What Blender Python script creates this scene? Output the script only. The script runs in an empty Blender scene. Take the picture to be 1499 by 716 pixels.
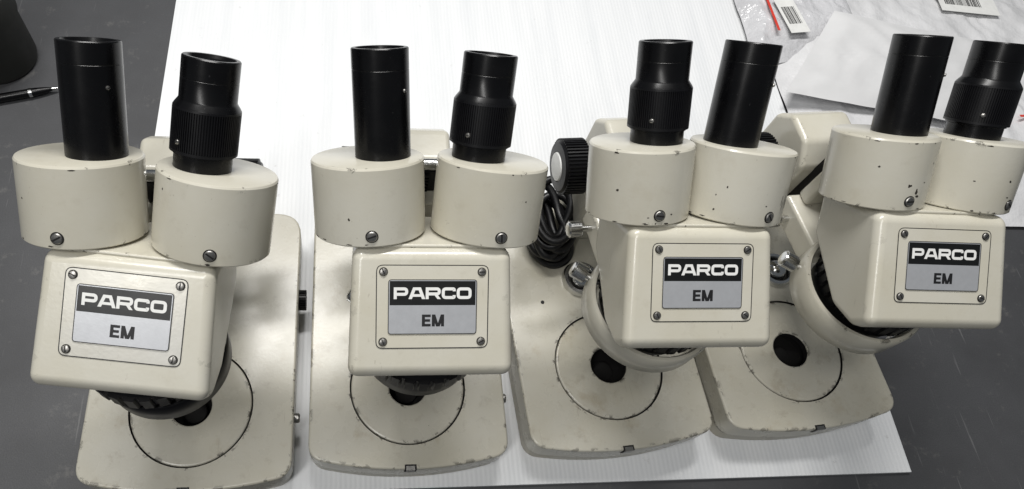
import bpy, bmesh, math, random
from mathutils import Matrix, Vector, noise
random.seed(4)
S=0.001
rad=math.radians
scene=bpy.context.scene
col=scene.collection

# ------------------------------------------------------------------ materials
def new_mat(name):
    m=bpy.data.materials.new(name); m.use_nodes=True
    nt=m.node_tree; b=nt.nodes["Principled BSDF"]
    return m,nt,b
def N(nt,t,**k):
    n=nt.nodes.new(t)
    for a,v in k.items(): setattr(n,a,v)
    return n
def coords(nt,rand=True):
    tc=N(nt,'ShaderNodeTexCoord'); oi=N(nt,'ShaderNodeObjectInfo')
    mul=N(nt,'ShaderNodeMath',operation='MULTIPLY'); mul.inputs[1].default_value=37.0 if rand else 0
    nt.links.new(oi.outputs['Random'],mul.inputs[0])
    add=N(nt,'ShaderNodeVectorMath',operation='ADD')
    nt.links.new(tc.outputs['Object'],add.inputs[0]); nt.links.new(mul.outputs[0],add.inputs[1])
    return add.outputs[0]
def noise_n(nt,vec,scale,detail=3,rough=.5):
    n=N(nt,'ShaderNodeTexNoise'); n.inputs['Scale'].default_value=scale
    n.inputs['Detail'].default_value=detail; n.inputs['Roughness'].default_value=rough
    nt.links.new(vec,n.inputs['Vector']); return n.outputs['Fac']
def ramp(nt,fac,p0,p1,c0=(0,0,0,1),c1=(1,1,1,1)):
    r=N(nt,'ShaderNodeValToRGB'); r.color_ramp.elements[0].position=p0; r.color_ramp.elements[1].position=p1
    r.color_ramp.elements[0].color=c0; r.color_ramp.elements[1].color=c1
    nt.links.new(fac,r.inputs['Fac']); return r.outputs['Color']
def mixc(nt,fac,a,b):
    m=N(nt,'ShaderNodeMix',data_type='RGBA')
    if isinstance(fac,(int,float)): m.inputs[0].default_value=fac
    else: nt.links.new(fac,m.inputs[0])
    for i,c in ((6,a),(7,b)):
        if isinstance(c,tuple): m.inputs[i].default_value=(*c,1)
        else: nt.links.new(c,m.inputs[i])
    return m.outputs[2]
def bump(nt,b,h,strength,dist=.001):
    bp=N(nt,'ShaderNodeBump'); bp.inputs['Strength'].default_value=strength; bp.inputs['Distance'].default_value=dist
    nt.links.new(h,bp.inputs['Height']); nt.links.new(bp.outputs[0],b.inputs['Normal'])
def math_n(nt,op,a,bv):
    m=N(nt,'ShaderNodeMath',operation=op)
    for i,x in enumerate((a,bv)):
        if isinstance(x,(int,float)): m.inputs[i].default_value=x
        else: nt.links.new(x,m.inputs[i])
    return m.outputs[0]

def enamel(name,colr,rough=.2,chips=True,metal=0,stain=.25,speck=.80,edge_t=.61):
    m,nt,b=new_mat(name); v=coords(nt)
    big=noise_n(nt,v,14,4,.6)
    c=mixc(nt,ramp(nt,big,.35,.75),colr,tuple(x*y for x,y in zip(colr,(.90,.88,.82))))
    grime=ramp(nt,noise_n(nt,v,70,5,.7),.58,.75)
    c=mixc(nt,math_n(nt,'MULTIPLY',grime,stain*.6),c,(.25,.21,.15))
    st=ramp(nt,noise_n(nt,v,24,6,.72),.58,.70)
    c=mixc(nt,math_n(nt,'MULTIPLY',st,stain*.6),c,(.34,.28,.18))
    mp=N(nt,'ShaderNodeMapping'); mp.inputs['Scale'].default_value=(1,.06,1); mp.inputs['Rotation'].default_value=(.3,.4,.7); nt.links.new(v,mp.inputs[0])
    sc=ramp(nt,noise_n(nt,mp.outputs[0],520,2,.5),.70,.74)
    scm=math_n(nt,'MULTIPLY',sc,ramp(nt,noise_n(nt,v,32,2,.5),.5,.6))
    c=mixc(nt,math_n(nt,'MULTIPLY',scm,.35),c,(.28,.25,.2))
    if chips:
        geo=N(nt,'ShaderNodeNewGeometry'); bv=N(nt,'ShaderNodeBevel',samples=4); bv.inputs['Radius'].default_value=.004
        d=N(nt,'ShaderNodeVectorMath',operation='DOT_PRODUCT')
        nt.links.new(geo.outputs['Normal'],d.inputs[0]); nt.links.new(bv.outputs[0],d.inputs[1])
        edge=ramp(nt,d.outputs['Value'],.955,.997,(1,1,1,1),(0,0,0,1))
        nz=ramp(nt,noise_n(nt,v,105,4,.68),edge_t,edge_t+.02)
        e=math_n(nt,'MULTIPLY',edge,nz)
        sp=ramp(nt,noise_n(nt,v,130,3,.55),speck,speck+.008)
        fac=math_n(nt,'MAXIMUM',e,sp)
        c=mixc(nt,fac,c,(.03,.025,.02))
    nt.links.new(c,b.inputs['Base Color'])
    rr=N(nt,'ShaderNodeMapRange'); rr.inputs[3].default_value=rough-.08; rr.inputs[4].default_value=rough+.14
    nt.links.new(noise_n(nt,v,40,4,.6),rr.inputs[0]); nt.links.new(rr.outputs[0],b.inputs['Roughness'])
    bump(nt,b,noise_n(nt,v,420,3,.5),.12,.0004)
    b.inputs['Metallic'].default_value=metal
    return m
def simple(name,colr,rough,metal=0,var=.15,scale=120,bs=.1):
    m,nt,b=new_mat(name); v=coords(nt)
    n=noise_n(nt,v,scale,4,.6)
    c=mixc(nt,n,tuple(min(1,x*(1+var)) for x in colr),tuple(x*(1-var) for x in colr))
    nt.links.new(c,b.inputs['Base Color']); b.inputs['Metallic'].default_value=metal
    rr=N(nt,'ShaderNodeMapRange'); rr.inputs[3].default_value=max(.03,rough-.07); rr.inputs[4].default_value=rough+.1
    nt.links.new(noise_n(nt,v,scale*.4,4,.6),rr.inputs[0]); nt.links.new(rr.outputs[0],b.inputs['Roughness'])
    bump(nt,b,noise_n(nt,v,scale*4,2,.5),bs,.0003)
    return m
cream=enamel("cream_enamel",(.555,.535,.462))
cream_base=enamel("cream_enamel_worn",(.54,.52,.448),.25,True,0,.7,.77,.555)
cream_skirt=enamel("cream_enamel_skirt",(.40,.38,.32),.35,True,0,.8,.72,.54)  # skirt cream: darker overall than the base, with heavier stain and more chips
cream_plate=enamel("cream_label_panel",(.57,.55,.48),.3,False)
silver_panel=enamel("silver_label_panel",(.56,.55,.51),.28,False,.2)
def blackm(name,base,rough,spec=.28):
    m,nt,b=new_mat(name); v=coords(nt)
    dust=ramp(nt,noise_n(nt,v,500,3,.6),.70,.80)
    sm=ramp(nt,noise_n(nt,v,45,4,.65),.5,.8)
    c=mixc(nt,math_n(nt,'MULTIPLY',dust,.35),base,(.09,.09,.09))
    c=mixc(nt,math_n(nt,'MULTIPLY',sm,.08),c,(.03,.03,.032))
    nt.links.new(c,b.inputs['Base Color'])
    b.inputs['Specular IOR Level'].default_value=spec
    rr=N(nt,'ShaderNodeMapRange'); rr.inputs[3].default_value=rough-.05; rr.inputs[4].default_value=rough+.15
    nt.links.new(noise_n(nt,v,60,4,.6),rr.inputs[0]); nt.links.new(rr.outputs[0],b.inputs['Roughness'])
    return m
black=blackm("black_anodised",(.0025,.0025,.003),.22,.3)
blackk=blackm("black_knurled",(.004,.004,.005),.36,.28)
chrome=simple("chrome",(.66,.66,.65),.2,1,.1,200,.05)
steel=simple("screw_steel",(.36,.35,.33),.35,1,.3,600,.2)
dark=simple("dark_gap",(.006,.005,.005),.7)
deep=simple("dark_well",(.003,.0025,.002),.9)
chipm=simple("paint_chip",(.03,.024,.018),.6)
psilver=simple("plate_silver",(.48,.49,.51),.36,.4,.08,300,.08)
pblack=simple("plate_black",(.006,.0065,.0065),.35,0,.2,200,.05)
ink=simple("plate_ink",(.008,.008,.009),.5)
rubber=simple("black_cable",(.006,.006,.007),.4)
glass=simple("eyepiece_glass",(.02,.025,.04),.05)
redm=simple("red_tape",(.62,.05,.03),.45)
labelm=simple("label_paper",(.75,.75,.73),.6)
capm=simple("knob_cap_silver",(.78,.78,.76),.45,.1)

def sheet_mat():
    m,nt,b=new_mat("white_corrugated_plastic"); v=coords(nt,False)
    w=N(nt,'ShaderNodeTexWave',wave_type='BANDS',bands_direction='X',wave_profile='SIN')
    w.inputs['Scale'].default_value=78; w.inputs['Distortion'].default_value=.4; w.inputs['Detail'].default_value=1
    nt.links.new(v,w.inputs['Vector'])
    mp=N(nt,'ShaderNodeMapping'); mp.inputs['Scale'].default_value=(1,.08,1); nt.links.new(v,mp.inputs[0])
    st=ramp(nt,noise_n(nt,mp.outputs[0],60,4,.6),.4,.75)
    c=mixc(nt,math_n(nt,'MULTIPLY',st,.5),(.80,.81,.82),(.66,.68,.70))
    c=mixc(nt,math_n(nt,'MULTIPLY',w.outputs['Fac'],.05),c,(.5,.52,.55))
    dirt=ramp(nt,noise_n(nt,v,90,5,.7),.66,.78)
    c=mixc(nt,math_n(nt,'MULTIPLY',dirt,.45),c,(.35,.33,.30))
    nt.links.new(c,b.inputs['Base Color']); b.inputs['Roughness'].default_value=.42
    h=math_n(nt,'ADD',math_n(nt,'MULTIPLY',w.outputs['Fac'],.5),math_n(nt,'MULTIPLY',noise_n(nt,v,9,3,.5),4))
    bump(nt,b,h,.28,.0008)
    return m
def table_mat():
    m,nt,b=new_mat("grey_bench_top"); v=coords(nt,False)
    f=noise_n(nt,v,900,3,.6); g=noise_n(nt,v,8,5,.6)
    c=mixc(nt,f,(.040,.041,.044),(.092,.093,.098))
    c=mixc(nt,math_n(nt,'MULTIPLY',ramp(nt,g,.38,.7),.6),c,(.03,.03,.032))
    d=ramp(nt,noise_n(nt,v,38,7,.78),.58,.68)
    c=mixc(nt,math_n(nt,'MULTIPLY',d,.38),c,(.17,.165,.155))
    mp=N(nt,'ShaderNodeMapping'); mp.inputs['Scale'].default_value=(1,.05,1); mp.inputs['Rotation'].default_value=(0,0,.9); nt.links.new(v,mp.inputs[0])
    sc=ramp(nt,noise_n(nt,mp.outputs[0],260,3,.6),.66,.72)
    c=mixc(nt,math_n(nt,'MULTIPLY',sc,.4),c,(.2,.2,.2))
    nt.links.new(c,b.inputs['Base Color'])
    rr=N(nt,'ShaderNodeMapRange'); rr.inputs[3].default_value=.32; rr.inputs[4].default_value=.6
    nt.links.new(g,rr.inputs[0]); nt.links.new(rr.outputs[0],b.inputs['Roughness'])
    bump(nt,b,f,.2,.0004)
    return m
def poly_mat(name,c0,rough=.2,ws=20,bs=1.0,dist=.006,dk=.85):
    m,nt,b=new_mat(name); v=coords(nt)
    n=noise_n(nt,v,ws,5,.62)
    r1=N(nt,'ShaderNodeTexNoise'); r1.noise_type='RIDGED_MULTIFRACTAL'; r1.inputs['Scale'].default_value=ws*.6; r1.inputs['Detail'].default_value=4; r1.inputs['Distortion'].default_value=.8
    nt.links.new(v,r1.inputs['Vector'])
    c=mixc(nt,ramp(nt,n,.35,.65),c0,tuple(x*dk for x in c0)); nt.links.new(c,b.inputs['Base Color'])
    b.inputs['Roughness'].default_value=rough
    bump(nt,b,math_n(nt,'ADD',n,math_n(nt,'MULTIPLY',r1.outputs['Fac'],.35)),bs,dist)
    return m
sheetm=sheet_mat(); tablem=table_mat()
polym=poly_mat("white_poly_film",(.72,.72,.73),.25,16,.9,.006,.86)
polyc=poly_mat("clear_poly_film",(.66,.66,.68),.2,20,1.0,.009,.78)
paperm=poly_mat("white_paper",(.72,.72,.725),.6,5,.25,.006)

# ------------------------------------------------------------------ mesh builder
class B:
    def __init__(s): s.v=[];s.f=[];s.m=[]
    def add(s,vs,fs,mat=0,M=None):
        o=len(s.v)
        for p in vs:
            p=Vector(p)
            if M is not None: p=M@p
            s.v.append(p*S)
        for i,f in enumerate(fs):
            s.f.append([o+k for k in f]); s.m.append(mat[i] if isinstance(mat,list) else mat)
        return s
    def lathe(s,prof,seg=64,mat=0,M=None,cap0=True,cap1=True):
        vs=[];fs=[];ms=[]
        for r,z in prof:
            for i in range(seg):
                a=2*math.pi*i/seg; vs.append((r*math.cos(a),r*math.sin(a),z))
        for j in range(len(prof)-1):
            for i in range(seg):
                k=(i+1)%seg
                fs.append([j*seg+i,j*seg+k,(j+1)*seg+k,(j+1)*seg+i]); ms.append(mat[j] if isinstance(mat,list) else mat)
        m0=mat[0] if isinstance(mat,list) else mat; m1=mat[-1] if isinstance(mat,list) else mat
        if cap0: fs.append([i for i in range(seg)][::-1]); ms.append(m0)
        if cap1: fs.append([(len(prof)-1)*seg+i for i in range(seg)]); ms.append(m1)
        return s.add(vs,fs,ms,M)
    def prism(s,poly,z0,z1,mat=0,M=None):
        n=len(poly); vs=[(x,y,z0) for x,y in poly]+[(x,y,z1) for x,y in poly]
        fs=[list(range(n))[::-1],[n+i for i in range(n)]]+[[i,(i+1)%n,n+(i+1)%n,n+i] for i in range(n)]
        return s.add(vs,fs,mat,M)
    def box(s,x0,x1,y0,y1,z0,z1,mat=0,M=None):
        return s.prism([(x0,y0),(x1,y0),(x1,y1),(x0,y1)],z0,z1,mat,M)
    def gear(s,ri,ro,n,z0,z1,mat=0,M=None,duty=.55):
        P=[]
        for i in range(n):
            for f,r in ((0,ri),(.12,ro),(duty,ro),(duty+.12,ri)):
                a=2*math.pi*(i+f)/n; P.append((r*math.cos(a),r*math.sin(a)))
        return s.prism(P,z0,z1,mat,M)
    def cyl_chip(s,r,ang,z,w,h,rnd,mat):
        n=9; vs=[]
        for i in range(n):
            a=2*math.pi*i/n; k=rnd.uniform(.55,1.1)
            dx=w*k*math.cos(a); dz=h*k*math.sin(a); t=ang+dx/r
            vs.append((r*math.cos(t),r*math.sin(t),z+dz))
        s.add(vs,[list(range(n))],mat)
    def ribbon(s,path,w,z,mat=0,M=None,closed=False):
        n=len(path); L=[];R=[]
        for i in range(n):
            p=Vector(path[i])
            a=Vector(path[i-1]) if (i>0 or closed) else None
            b=Vector(path[(i+1)%n]) if (i<n-1 or closed) else None
            d0=(p-a).normalized() if a is not None else None
            d1=(b-p).normalized() if b is not None else None
            if d0 is None: d0=d1
            if d1 is None: d1=d0
            n0=Vector((-d0.y,d0.x)); n1=Vector((-d1.y,d1.x)); t=(n0+n1)
            t.normalize(); k=1/max(.35,t.dot(n0))
            L.append(p+t*w/2*k); R.append(p-t*w/2*k)
        vs=[(q.x,q.y,z) for q in L]+[(q.x,q.y,z) for q in R]
        fs=[[i,n+i,n+(i+1)%n,(i+1)%n] for i in range(n if closed else n-1)]
        return s.add(vs,fs,mat,M)
    def obj(s,name,mats,parent=None,M=Matrix(),bevel=0,seg=3,sharp=32,recalc=True):
        me=bpy.data.meshes.new(name); me.from_pydata([tuple(p) for p in s.v],[],s.f); me.update()
        for m in mats: me.materials.append(m)
        me.polygons.foreach_set('material_index',s.m)
        if recalc:
            bm=bmesh.new(); bm.from_mesh(me); bmesh.ops.recalc_face_normals(bm,faces=bm.faces); bm.to_mesh(me); bm.free()
        me.shade_smooth()
        if not bevel: me.set_sharp_from_angle(angle=rad(sharp))
        o=bpy.data.objects.new(name,me); col.objects.link(o)
        place(o,parent,M)
        if bevel:
            md=o.modifiers.new('bev','BEVEL'); md.width=bevel*S; md.segments=seg; md.limit_method='ANGLE'; md.angle_limit=rad(30)
            w=o.modifiers.new('wn','WEIGHTED_NORMAL'); w.weight=100
        return o
FR={}
def place(o,parent,M):
    FR[o.name]=M.copy()
    if parent is None: o.matrix_world=M; FR[o.name]=Matrix()
    else:
        o.parent=parent; o.matrix_parent_inverse=Matrix()
        o.matrix_basis=FR[parent.name].inverted()@M
def T(x,y,z): return Matrix.Translation((x*S,y*S,z*S))
def Tm(x,y,z): return Matrix.Translation((x,y,z))
def R(a,ax): return Matrix.Rotation(rad(a),4,ax)
def rpath(pts,r,seg=5,closed=False):
    out=[];n=len(pts)
    for i in range(n):
        p=Vector(pts[i])
        if not closed and i in(0,n-1): out.append(tuple(p)); continue
        a=Vector(pts[i-1]); b=Vector(pts[(i+1)%n])
        rr=r[i] if isinstance(r,(list,tuple)) else r
        if rr<=0: out.append(tuple(p)); continue
        da=(a-p); db=(b-p); l=min(rr,da.length*.49,db.length*.49)
        A=p+da.normalized()*l; C=p+db.normalized()*l
        for k in range(seg+1):
            t=k/seg; q=A*(1-t)**2+p*2*t*(1-t)+C*t*t; out.append(tuple(q))
    return out
def letter(b,ch,x,y,h,w,t,z,mat,M=None,r=.24):
    def tr(pts): return [(x+px*(w-t)+t/2, y+py*(h-t)+t/2) for px,py in pts]
    def quad(xa,xb,ya,xc,xd,yb,dz=0):
        b.add([(x+xa,y+ya,z+dz),(x+xb,y+ya,z+dz),(x+xd,y+yb,z+dz),(x+xc,y+yb,z+dz)],[[0,1,2,3]],mat,M)
    rr=h*r
    if ch=='P': 
        quad(0,t,0,0,t,h)
        b.ribbon(rpath(tr([(0,1),(1,1),(1,.38),(0,.38)]),rr),t,z+.01,mat,M)
    if ch=='R':
        quad(0,t,0,0,t,h)
        b.ribbon(rpath(tr([(0,1),(1,1),(1,.42),(0,.42)]),rr),t,z+.01,mat,M)
        quad(w-t*1.05,w+t*.1,0,w*.48,w*.48+t*1.15,h*.5,.02)
    if ch=='A':
        a0=w*.27; a1=w*.73; tt=t*1.12
        quad(0,tt,0,a0,a0+tt,h,0); quad(w-tt,w,0,a1-tt,a1,h,.01)
        quad(a0+.2,a1-.2,h-t*.95,a0+.2,a1-.2,h,.02)
        quad(w*.12,w*.88,h*.2,w*.18,w*.82,h*.2+t*.85,.02)
    if ch=='C':
        b.ribbon(rpath(tr([(1,.72),(1,1),(0,1),(0,0),(1,0),(1,.28)]),rr),t,z,mat,M)
    if ch=='O':
        b.ribbon(rpath(tr([(0,0),(1,0),(1,1),(0,1)]),rr,5,True),t,z,mat,M,True)
    if ch=='E':
        quad(0,t,0,0,t,h)
        k=t*.84
        for yy,ww in ((0,w),(h/2-k/2,w*.93),(h-k,w)): quad(t*.5,ww,yy,t*.5,ww,yy+k,.01)
    if ch=='M':
        quad(0,t,0,0,t,h); quad(w-t,w,0,w-t,w,h)
        c=w/2; k=t*.6
        quad(c-k,c+k*.6,0,0,t*1.1,h,.01); quad(c-k*.6,c+k,0,w-t*1.1,w,h,.02)
def rrect(w,h,r,cx=0,cy=0,seg=5):
    return rpath([(cx-w/2,cy-h/2),(cx+w/2,cy-h/2),(cx+w/2,cy+h/2),(cx-w/2,cy+h/2)],r,seg,True)

# ------------------------------------------------------------------ table, sheet
b=B(); b.box(-2500,3000,-1200,3500,-30,0); o=b.obj("table_top",[tablem]); o["kind"]="structure"
b=B(); b.box(-190.5,507,95,1250,.3,4.0)
sh=b.obj("plastic_sheet",[sheetm],bevel=.4,seg=2)
sh["label"]="white corrugated plastic sheet lying flat on grey bench"; sh["category"]="plastic sheet"

def screw_mesh(r,ang):
    b=B()
    b.lathe([(r,-.6),(r,.5),(r*.85,.95),(r*.4,1.15)],24,0)
    c,s_=math.cos(ang),math.sin(ang); l=r*.82;w=r*.17
    pts=[(-l,-w),(l,-w),(l,w),(-l,w)]
    b.add([(c*x-s_*y,s_*x+c*y,1.18) for x,y in pts],[[0,1,2,3]],1)
    b.lathe([(r*1.2,-.6),(r*1.2,.12)],24,1)
    return b

# ------------------------------------------------------------------ microscope
def microscope(px,py,yaw,hyaw,sep,plain_left,carrier,panel_silver,label,tilt=47,idx=0,hx=0,hy=0,hz=0,yf=-55,CY=9,rr_=49,cu=-34.0,lamp=(-8,81),tl=3.2,offR=9.5,hr=34.6,bw=25,bx=0,sa=(-4,16)):
    e=bpy.data.objects.new("microscope",None); col.objects.link(e); e.empty_display_size=.05
    place(e,None,Tm(px*S,py*S,.0041)@R(yaw,'Z'))
    e["label"]=label; e["category"]="microscope"; e["group"]="row of stereo microscopes"
    rnd=random.Random(idx+11)
    BT=40
    hw=79.5; yb=176
    def outline(ins):
        arc=[]
        for i in range(13):
            t=-1+2*i/12; arc.append((t*(hw-ins),yf+ins-10*(1-t*t)))
        P=[(hw-ins,yb-ins),(-hw+ins,yb-ins)]+arc
        out=[]
        def corner(p,a,c,l,seg=6):
            p,a,c=Vector(p),Vector(a),Vector(c)
            A=p+(a-p).normalized()*l; C=p+(c-p).normalized()*l
            return [tuple(A*(1-t)**2+p*2*t*(1-t)+C*t*t) for t in [k/seg for k in range(seg+1)]]
        out+=corner(P[0],P[-1],P[1],22); out+=corner(P[1],P[0],P[2],22)
        out+=corner(P[2],P[1],P[3],12); out+=P[4:-2]; out+=corner(P[-1],P[-2],P[0],12)
        return out
    b=B(); b.prism(outline(0),16,BT)
    base=b.obj("base",[cream_base,dark],e,Matrix(),bevel=2.0,seg=4)
    cb=B(); cb.lathe([(47.5,BT-7),(47.5,BT+5)],96,0); cut=cb.obj("cut",[dark],e,Matrix())
    cb2=B(); cb2.lathe([(24,BT-23),(24,BT+5)],64,0); cut2=cb2.obj("cut2",[dark],e,Matrix())
    base.modifiers.remove(base.modifiers['wn'])
    for c_ in (cut,cut2):
        md=base.modifiers.new('b','BOOLEAN'); md.object=c_; md.operation='DIFFERENCE'; md.solver='EXACT'
    bpy.context.view_layer.update()
    dg=bpy.context.evaluated_depsgraph_get()
    nm=bpy.data.meshes.new_from_object(base.evaluated_get(dg)); base.modifiers.clear(); base.data=nm
    nm.shade_smooth(); nm.set_sharp_from_angle(angle=rad(38))
    w=base.modifiers.new('wn','WEIGHTED_NORMAL'); w.keep_sharp=True
    for c_ in (cut,cut2): bpy.data.objects.remove(c_)
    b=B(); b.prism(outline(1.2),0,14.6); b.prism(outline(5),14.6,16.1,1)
    b.obj("base_skirt",[cream_skirt,dark],base,Matrix(),bevel=.5,seg=2)
    b=B(); b.lathe([(15.6,BT-6.5),(15.6,BT-.8),(16.0,BT-.3),(16.6,BT+.1),(44.8,BT+.1),(45.6,BT-.15),(46.2,BT-.9),(46.2,BT-6.5)],96,[1,0,0,0,0,0,0],cap0=False,cap1=False)
    b.obj("stage_plate",[cream_base,dark],base,Matrix(),sharp=15)
    b=B(); b.lathe([(23,BT-22.5),(23,BT-7)],48,0,cap0=True,cap1=False)
    b.lathe([(9,BT-22.4),(9,BT-18),(8,BT-17.5)],32,0)
    b.obj("lamp_well",[deep],base,Matrix())
    yc=yf-10
    b=B(); b.box(-4.6,4.6,yc-.4,yc+3.6,BT-9,BT+.2,1); b.box(-3.4,3.4,yc-.9,yc+2.4,BT-7.5,BT+.5,0)
    b.obj("front_catch",[steel,dark],base,Matrix())
    b=B()
    b.lathe([(17,BT-.5),(17,BT+4),(15.5,BT+6.5),(13,BT+6.5),(11.6,BT+4),(11.6,BT-.4)],40,0,cap0=False,cap1=False)
    b.lathe([(11.5,BT+.2),(9.3,BT+.25)],32,1,cap0=False,cap1=False)
    b.lathe([(9.2,BT-.3),(9.2,BT+4),(8.4,BT+7.5),(6,BT+10),(3,BT+11.2),(.8,BT+11.5)],32,0)
    b.obj("lamp_socket",[chrome,dark],base,T(lamp[0],lamp[1],0))
    if idx<2:
        b=B(); b.lathe([(4,-1),(4,4),(3.2,5)],28,0); b.obj("side_pin",[steel],base,T(hw-1,-8,27)@R(90,'Y'))
    if idx!=1:
        b=B(); b.gear(8,9,24,0,6,0); b.obj("side_knob",[blackk],base,T(hw+.1,96,26)@R(90,'Y'))
    b=B(); b.lathe([(1.7,0),(1.7,.25)],16,0); b.obj("screw_hole",[dark],base,T(-44+rnd.uniform(-6,6),62,BT))
    RyM=Matrix(((0,0,1,0),(1,0,0,0),(0,1,0,0),(0,0,0,1)))
    b=B(); b.prism([(122,BT-1),(170,BT-1),(166,120),(158,170),(128,170),(116,120)],-19,19,0,RyM)
    pil=b.obj("pillar",[cream],e,T(bx,0,0),bevel=5,seg=4)
    b=B(); b.prism([(110,112),(150,104),(166,120),(166,168),(152,184),(126,184),(110,168)],-bw,bw,0,RyM)
    blk=b.obj("focus_block",[cream],e,T(bx,0,0),bevel=4,seg=4)
    MR=Matrix.Translation((0,104,210))@Matrix.Rotation(rad(90),4,'Y')
    b=B(); b.box(-12,12,100,110.5,100,207,0)
    for k in range(25): b.box(-5,5,98.3,100.2,106+k*4,108.2+k*4,0)
    b.lathe([(4,-16),(4,10)],24,1,M=MR)
    b.gear(5,5.8,18,10,20,0,M=MR)
    b.obj("rack_slide",[blackk,chrome],blk,Matrix())
    CZ=10
    b=B(); b.prism([(-24,46),(24,46),(28,100),(-28,100)],122,146,0)
    b.prism([(-18,88),(18,88),(18,101),(-18,101)],146.0,184,0)
    arm=b.obj("carrier_arm",[cream],e,Matrix(),bevel=3,seg=3)
    ro=rr_ if carrier else 42
    b=B(); b.lathe([(ro-7,118),(ro-2,117),(ro,119),(ro,141),(ro-1.2,142.5),(ro-3.5,142.5),(ro-4.5,141),(ro-7,118)],96,0,cap0=False,cap1=False)
    b.obj("carrier_ring",[cream if carrier else blackk],arm,T(0,CY,CZ),sharp=50)
    for sx in (-1,1):
        Mk=T(bx+sx*bw,134,148)@R(90*sx,'Y')
        b=B()
        b.lathe([(4.5,-2),(4.5,13)],24,1,cap0=False,cap1=False)
        b.gear(21,22.6,48,12,30,0)
        b.lathe([(20.8,11.3),(20.8,11.9)],48,0)
        b.lathe([(21,30.1),(19.5,32.0),(12.2,32.6),(12,31.8)],48,0,cap0=False,cap1=False)
        b.lathe([(12,32.0),(11.2,33.4),(7,34.2),(1,34.5)],40,2,cap0=False)
        b.obj("focus_knob",[blackk,chrome,capm],blk,Mk)
    def thumb(M,l=9,r=6):
        b=B(); b.lathe([(2.6,-12),(2.6,0)],20,0,cap0=False,cap1=False); b.gear(r-.6,r,22,0,l,0); b.lathe([(r-.7,l),(r-1.5,l+1.2),(r-3.5,l+1.8)],24,0,cap0=False)
        return b.obj("thumbscrew",[chrome],arm,M)
    thumb(T(-36,84,134)@R(-90,'Y'),9,6.6)
    a=rad(148); rt=ro-1; thumb(T(rt*math.cos(a),CY+rt*math.sin(a),141)@R(148,'Z')@R(80,'Y')@T(0,0,5),10,6.6)
    # ---- head
    QZ=161+hz
    H=T(hx,hy,QZ)@R(hyaw-yaw,'Z')
    rd=rr_-5.5 if carrier else 46
    b=B(); b.gear(rd-2,rd,30,142.8,158,0,duty=.7); b.lathe([(rd-3,135),(rd-3,142.9)],80,0)
    b.lathe([(34,120),(36,122),(36,135.6)],64,0)
    b.lathe([(rd-3,158),(36,166)],64,0)
    b.obj("zoom_dial",[blackk],e,T(hx,CY+hy,CZ+hz)@R(hyaw,'Z'))
    Hh=H@R(tilt,'X')
    US=6
    prof=[(66,33,48),(-7,54,50.5),(-15.8,36,50),(-10,10,48.5),(32,-31,47),(66,-33,46)]
    k=len(prof)
    vs=[(-w_,u+US,n) for u,n,w_ in prof]+[(w_,u+US,n) for u,n,w_ in prof]
    fs=[list(range(k))[::-1],[k+i for i in range(k)]]+[[i,(i+1)%k,k+(i+1)%k,k+i] for i in range(k)]
    b=B(); b.add(vs,fs,0)
    body=b.obj("head_body",[cream],e,Hh,bevel=6.5,seg=6)
    b=B(); b.prism(rrect(92,58,14),65.5+US,67.9+US,0,R(-90,'X')); 
    b.obj("head_cap",[cream],body,Hh,bevel=.9,seg=2)
    F=Hh@T(0,66+US,33)@R(-16,'X')
    b=B(); 
    b.prism(rrect(67,49.5,4,0,cu),-.4,.35,0)
    b.ribbon(rrect(67.3,49.8,4,0,cu),.55,.38,1,None,True)
    b.prism(rrect(53,32.5,2.0,0,cu),.2,.9,2)
    b.ribbon(rrect(53,32.5,1.8,0,cu),.45,.94,1,None,True)
    b.add([(-25.8,cu+1.0,.93),(25.8,cu+1.0,.93),(25.8,cu+15.5,.93),(-25.8,cu+15.5,.93)],[[0,1,2,3]],3)
    x=-23.4
    for ch,w_ in (('P',8.6),('A',10.1),('R',9.0),('C',8.4),('O',9.0)):
        letter(b,ch,x,cu+4.7,7.0,w_,1.8,.97,4); x+=w_+(.2 if ch in 'PA' else .65)
    letter(b,'E',-6.4,cu-11.8,7.2,5.3,1.85,.95,1); letter(b,'M',-.4,cu-11.8,7.2,7.4,1.85,.95,1)
    b.obj("nameplate",[silver_panel if panel_silver else cream_plate,ink,psilver,pblack,labelm],body,F,recalc=False)
    for sx in (-1,1):
        for sy in (-1,1):
            screw_mesh(2.2,rnd.uniform(0,3)).obj("nameplate_screw",[steel,dark],body,F@T(sx*29.6,cu+sy*21.0,.6))
    HL=47
    for sx in (-1,1):
        HM=Hh@T(sx*(sep/2-3.1*tl/3.2),74,0)@R(-sx*tl,'Z')@R(-90,'X')
        cr_=hr+.06
        b=B(); b.lathe([(hr-2.8,-.6),(hr-.8,-.3),(hr,.5),(hr,HL-1.4),(hr-.7,HL-.3),(hr-1.4,HL)],112,0)
        for _ in range(4 if idx<2 else 8):
            b.cyl_chip(cr_,rnd.uniform(-math.pi,0),rnd.choice([HL-2.0,HL-1.8,1.2,1.0,1.5]),rnd.uniform(.6,2.6),rnd.uniform(.3,.75),rnd,1)
        for _ in range(1 if idx<2 else 4):
            b.cyl_chip(cr_,rnd.uniform(-2.4,-.5),rnd.uniform(4,HL-8),rnd.uniform(.5,1.3),rnd.uniform(.4,1.2),rnd,1)
        if idx==2 and sx>0:
            for q in range(4): b.cyl_chip(cr_,-.72-.09*q+rnd.uniform(-.02,.02),8+rnd.uniform(0,12),.5,rnd.uniform(2.5,5),rnd,1)
        if idx==3 and sx>0:
            b.cyl_chip(cr_,-.9,HL-2.6,5,1.1,rnd,1)
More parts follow.
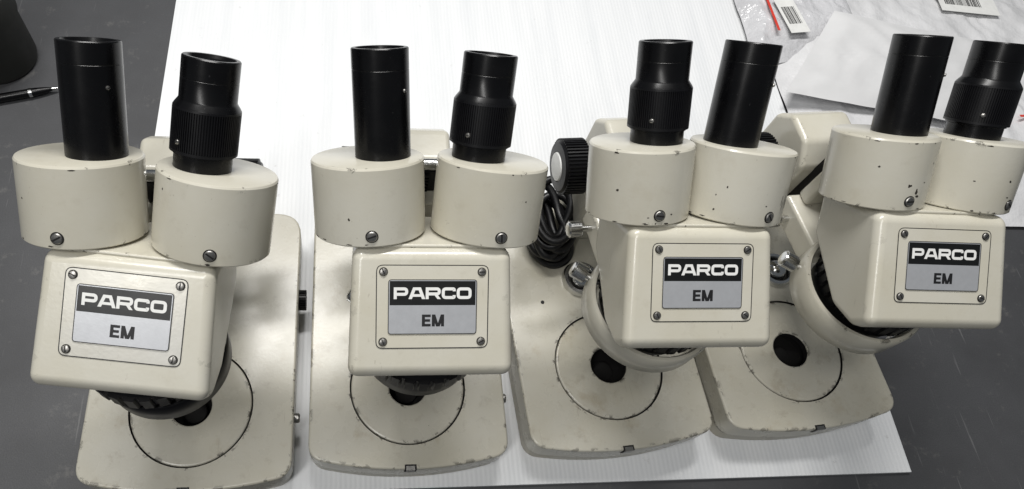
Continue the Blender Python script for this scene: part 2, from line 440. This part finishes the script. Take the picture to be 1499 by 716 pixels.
        if idx==3 and sx<0:
            b.cyl_chip(cr_,-1.55,17,1.8,1.4,rnd,1); b.cyl_chip(cr_,-1.35,13,1.3,2.1,rnd,1); b.cyl_chip(cr_,-1.3,10,2.0,1.0,rnd,1)
        hs=b.obj("prism_housing",[cream,chipm],e,HM,recalc=False)
        ang=sa[0] if sx<0 else sa[1]
        SM=HM@R(ang,'Z')@T(0,-hr,6.5)@R(90,'X')
        screw_mesh(3.2,rnd.uniform(0,3)).obj("housing_screw",[steel,dark],hs,SM)
        EM=HM@T(9.5 if sx<0 else -offR,0,HL)
        b=B()
        plain=(sx<0)==plain_left
        if plain:
            b.lathe([(17,0),(17,51.5),(16.85,51.7),(16.85,51.9),(17,52.1),(17,63.6),(16.5,64.2),(14.5,64.2),(13.6,62),(11,61)],72,0,cap1=False)
            b.lathe([(11,61),(5,61.8)],40,1,cap0=False)
            ep=b.obj("eyepiece",[black,glass],e,EM)
            screw_mesh(1.2,.5).obj("set_screw",[steel,dark],ep,EM@R(50,'Z')@T(0,-17,40)@R(90,'X'))
        else:
            b.lathe([(16.6,0),(16.6,8),(17.6,8.4),(17.6,9.5)],72,0,cap1=False)
            b.lathe([(19.0,35),(18.4,36.2),(16.8,38.5),(16.2,39.5),(16.2,50.6),(16.05,50.8),(16.05,51),(16.2,51.2),(16.2,62.3),(15.6,63),(13.5,63),(12.5,61),(10.0,60)],72,0,cap0=False,cap1=False)
            b.lathe([(10.0,60),(5,60.8)],40,1,cap0=False)
            ep=b.obj("eyepiece",[black,glass],e,EM)
            b=B(); b.gear(18.3,19.1,84,11,34,0); b.lathe([(19.1,9.5),(19.1,11.0)],72,0); b.lathe([(19.1,34),(19.0,35.2)],72,0)
            b.obj("diopter_ring",[blackk],ep,EM)
            screw_mesh(1.5,.5).obj("set_screw",[steel,dark],ep,EM@R(-35,'Z')@T(0,-18.8,16)@R(90,'X'))
    return e

L="cream stereo microscope with chipped paint"
microscope(-118,156,0,-7,80,True,False,True,L+" and silvery nameplate panel",idx=0,hx=-4,hy=4,hz=3.5,cu=-32.5,sa=(-2,12))
microscope(53,169,0,0,79,True,False,False,L+" facing straight ahead",idx=1,yf=-56,sa=(0,6))
microscope(227,185,4,0,71,False,True,False,L+" and knurled eyepiece swapped over",idx=2,yf=-62,CY=13,rr_=48,hr=33.4,bw=20,bx=4,sa=(3,18))
microscope(398,197,5,-1.5,67.5,True,True,False,L+" beside white mailers",idx=3,hx=2.5,yf=-61,CY=12,rr_=47,lamp=(13,77),tl=1.6,offR=3,hr=32.6,sa=(6,24))

# ------------------------------------------------------------------ cable
def tube(name,pts,r,mat):
    cu=bpy.data.curves.new(name,'CURVE'); cu.dimensions='3D'; cu.bevel_depth=r*S; cu.bevel_resolution=4
    sp=cu.splines.new('NURBS'); sp.points.add(len(pts)-1)
    for p,q in zip(sp.points,pts): p.co=(q[0]*S,q[1]*S,q[2]*S,1)
    sp.order_u=4; sp.use_endpoint_u=True
    o=bpy.data.objects.new(name,cu); 
    col.objects.link(o); bpy.context.view_layer.update()
    me=bpy.data.meshes.new_from_object(o.evaluated_get(bpy.context.evaluated_depsgraph_get()))
    bpy.data.objects.remove(o); me.materials.clear(); me.materials.append(mat); me.shade_smooth()
    o=bpy.data.objects.new(name,me); col.objects.link(o); return o
pts=[]
rc=random.Random(8)
cxs=[rc.uniform(-7,7) for _ in range(11)]; cys=[rc.uniform(-8,8) for _ in range(11)]; rs=[rc.uniform(-6,4) for _ in range(11)]
for k in range(9*12):
    a=2*math.pi*k/12; l=k/12; i=int(l); f=l-i
    f=f*f*(3-2*f)
    cx=cxs[i]*(1-f)+cxs[i+1]*f; cy=cys[i]*(1-f)+cys[i+1]*f; r_=rs[i]*(1-f)+rs[i+1]*f
    sq=.62 if i%3==1 else 1
    pts.append((184+cx+(18+r_)*sq*math.cos(a), 313+cy+(28+r_)*math.sin(a), 49+l*4.2+6*math.sin(a*1.0+cxs[i]*.1)))
c=tube("power_cable",pts,3.6,rubber)
c["label"]="coiled black power cable resting on microscope base"; c["category"]="cable"

# ------------------------------------------------------------------ cup and pen
b=B(); b.lathe([(32,0),(35,1),(36.5,6),(36.5,60),(39,64),(39,92),(37.5,94),(35,94),(34,90),(33,8)],72,0,cap1=False)
b.lathe([(33,8),(10,8.5)],48,0,cap0=False)
mg=b.obj("cup",[blackm("dark_plastic",(.03,.031,.028),.5)],None,Tm(-.358,.540,.0005))
mg["label"]="dark grey plastic cup standing on bench"; mg["category"]="cup"
pn=bpy.data.objects.new("pen",None); col.objects.link(pn)
p0=Vector((-.2936,.500,.0052)); d=Vector((-.3466,.4847,.0052))-p0
ang=math.degrees(math.atan2(d.y,d.x))
place(pn,None,Matrix.Translation(p0)@R(ang,'Z')); pn["label"]="black ballpoint pen lying on grey bench"; pn["category"]="pen"
b=B(); b.lathe([(.8,0),(1.4,3),(3.2,12),(4.3,22),(4.6,60),(4.6,135),(3.6,140)],28,0); b.obj("pen_body",[black],pn,R(90,'Y'))
b=B(); b.lathe([(4.75,24),(4.75,27)],28,0); b.lathe([(.9,-.5),(1.9,5)],20,0); b.obj("pen_ring",[chrome],pn,R(90,'Y'))

# ------------------------------------------------------------------ mailers / paper
def pad(name,quad,z,puff,mat,nx=40,ny=40,wr=1.0,seed=0):
    b=B(); q=[Vector(p) for p in quad]
    def P(u,v): return (q[0]*(1-u)+q[1]*u)*(1-v)+(q[3]*(1-u)+q[2]*u)*v
    vs=[]
    for j in range(ny+1):
        for i in range(nx+1):
            u,v=i/nx,j/ny; p=P(u,v); e=min(1,min(u,1-u,v,1-v)*7)
            n1=noise.noise(Vector((p.x*.012+seed,p.y*.012,seed)))
            n2=1-abs(noise.noise(Vector((p.x*.03+seed*2,p.y*.018+seed,3))))*2
            n3=1-abs(noise.noise(Vector((p.x*.05+p.y*.04+seed,p.y*.03-p.x*.02,7))))*2
            h=z+puff*math.sin(e*math.pi/2)+wr*e*4*n1+wr*e*5.0*n2+wr*e*2.5*n3
            wob=2.5*noise.noise(Vector((p.x*.03,p.y*.03,seed+9)))*(1-e)*wr
            vs.append((p.x+wob,p.y+wob,max(h,z*.9)))
    fs=[]
    for j in range(ny):
        for i in range(nx):
            a=j*(nx+1)+i; fs.append([a,a+1,a+nx+2,a+nx+1])
    b.add(vs,fs,0)
    return b.obj(name,[mat],recalc=False,sharp=80)
def label_obj(parent,cx,cy,z,w,h,ang,bars):
    M=Matrix.Translation((cx*S,cy*S,z*S))@R(ang,'Z')
    b=B(); b.box(-w/2,w/2,-h/2,h/2,0,.4,0)
    r=random.Random(int(cx))
    for (bx0,bx1,by0,by1) in bars:
        x=bx0
        while x<bx1:
            t=r.choice([.5,.9,1.4]); b.add([(x,by0,.55),(x+t,by0,.55),(x+t,by1,.55),(x,by1,.55)],[[0,1,2,3]],1); x+=t+r.choice([.5,.8,1.2])
    FR[parent.name]=Matrix()
    return b.obj("shipping_label",[labelm,ink],parent,M,recalc=False)
m2=pad("mailer_bag",[(512,352),(1000,345),(1100,950),(500,950)],4.5,9,polym,150,170,wr=.55,seed=5)
m2["label"]="large white plastic mailer bag with barcode label"; m2["category"]="mailer bag"; m2["group"]="mailer bags on the bench"
label_obj(m2,800,676,21,80,44,-4,[(-32,18,-10,8)])
b=B(); b.box(-60,60,-1.5,1.5,0,.4,0); b.obj("red_tape",[redm],m2,Matrix.Translation((.848,.492,.0215))@R(3,'Z'))
m1=pad("mailer_bag",[(484,560),(640,600),(655,960),(490,960)],9,9,polyc,80,110,wr=.8,seed=1)
m1["label"]="crinkled translucent mailer bag with red tape and barcode label"; m1["category"]="mailer bag"; m1["group"]="mailer bags on the bench"
label_obj(m1,541,630,26,26,56,8,[(-9,9,-14,14)])
b=B(); b.box(-1.6,1.6,-62,62,0,.4,0); b.obj("red_tape",[redm],m1,Matrix.Translation((.516,.666,.0262))@R(1,'Z'))
pp=pad("paper_sheet",[(497,508),(720,468),(780,600),(600,640)],27,2,paperm,30,30,.6,seed=9)
pp["label"]="blank white paper sheet lying over mailer bags"; pp["category"]="paper"

# ------------------------------------------------------------------ camera
down=Vector((-125,553,1046)).normalized(); up=-down
Y=Vector((-107,-2003,1046)); Y=(Y-up*Y.dot(up)).normalized(); X=Y.cross(up)
cr=Vector((X.x,Y.x,up.x)); cup=-Vector((X.y,Y.y,up.y)); cb=-Vector((X.z,Y.z,up.z))
M=Matrix.Identity(4)
for i in range(3): M[i][0]=cr[i]; M[i][1]=cup[i]; M[i][2]=cb[i]
M.translation=Vector((0,0,.616))
cam=bpy.data.objects.new("camera",bpy.data.cameras.new("camera")); col.objects.link(cam); cam.matrix_world=M
cam.data.sensor_width=36; cam.data.sensor_fit='HORIZONTAL'; cam.data.lens=36*1046/1499; cam.data.shift_x=.0834
cam.data.clip_start=.01; cam.data.clip_end=50
scene.camera=cam

# ------------------------------------------------------------------ light
w=bpy.data.worlds.new("World"); scene.world=w; w.use_nodes=True
bg=w.node_tree.nodes['Background']; bg.inputs[0].default_value=(.86,.93,1,1); bg.inputs[1].default_value=.12
def area(name,loc,target,sx,sy,pw,colr):
    l=bpy.data.lights.new(name,'AREA'); l.shape='RECTANGLE'; l.size=sx; l.size_y=sy; l.energy=pw; l.color=colr
    o=bpy.data.objects.new(name,l); col.objects.link(o); o.location=loc
    o.rotation_euler=(Vector(target)-Vector(loc)).to_track_quat('-Z','Y').to_euler()
area("ceiling_light_rear",(.0,.90,1.6),(.15,.3,0),1.1,.16,27,(1,.985,.96))
area("ceiling_light_front",(-.45,-.3,1.6),(.1,.25,0),.2,1.1,12.5,(1,.985,.96))
scene.view_settings.view_transform='Standard'; scene.view_settings.look='None'; scene.view_settings.exposure=0
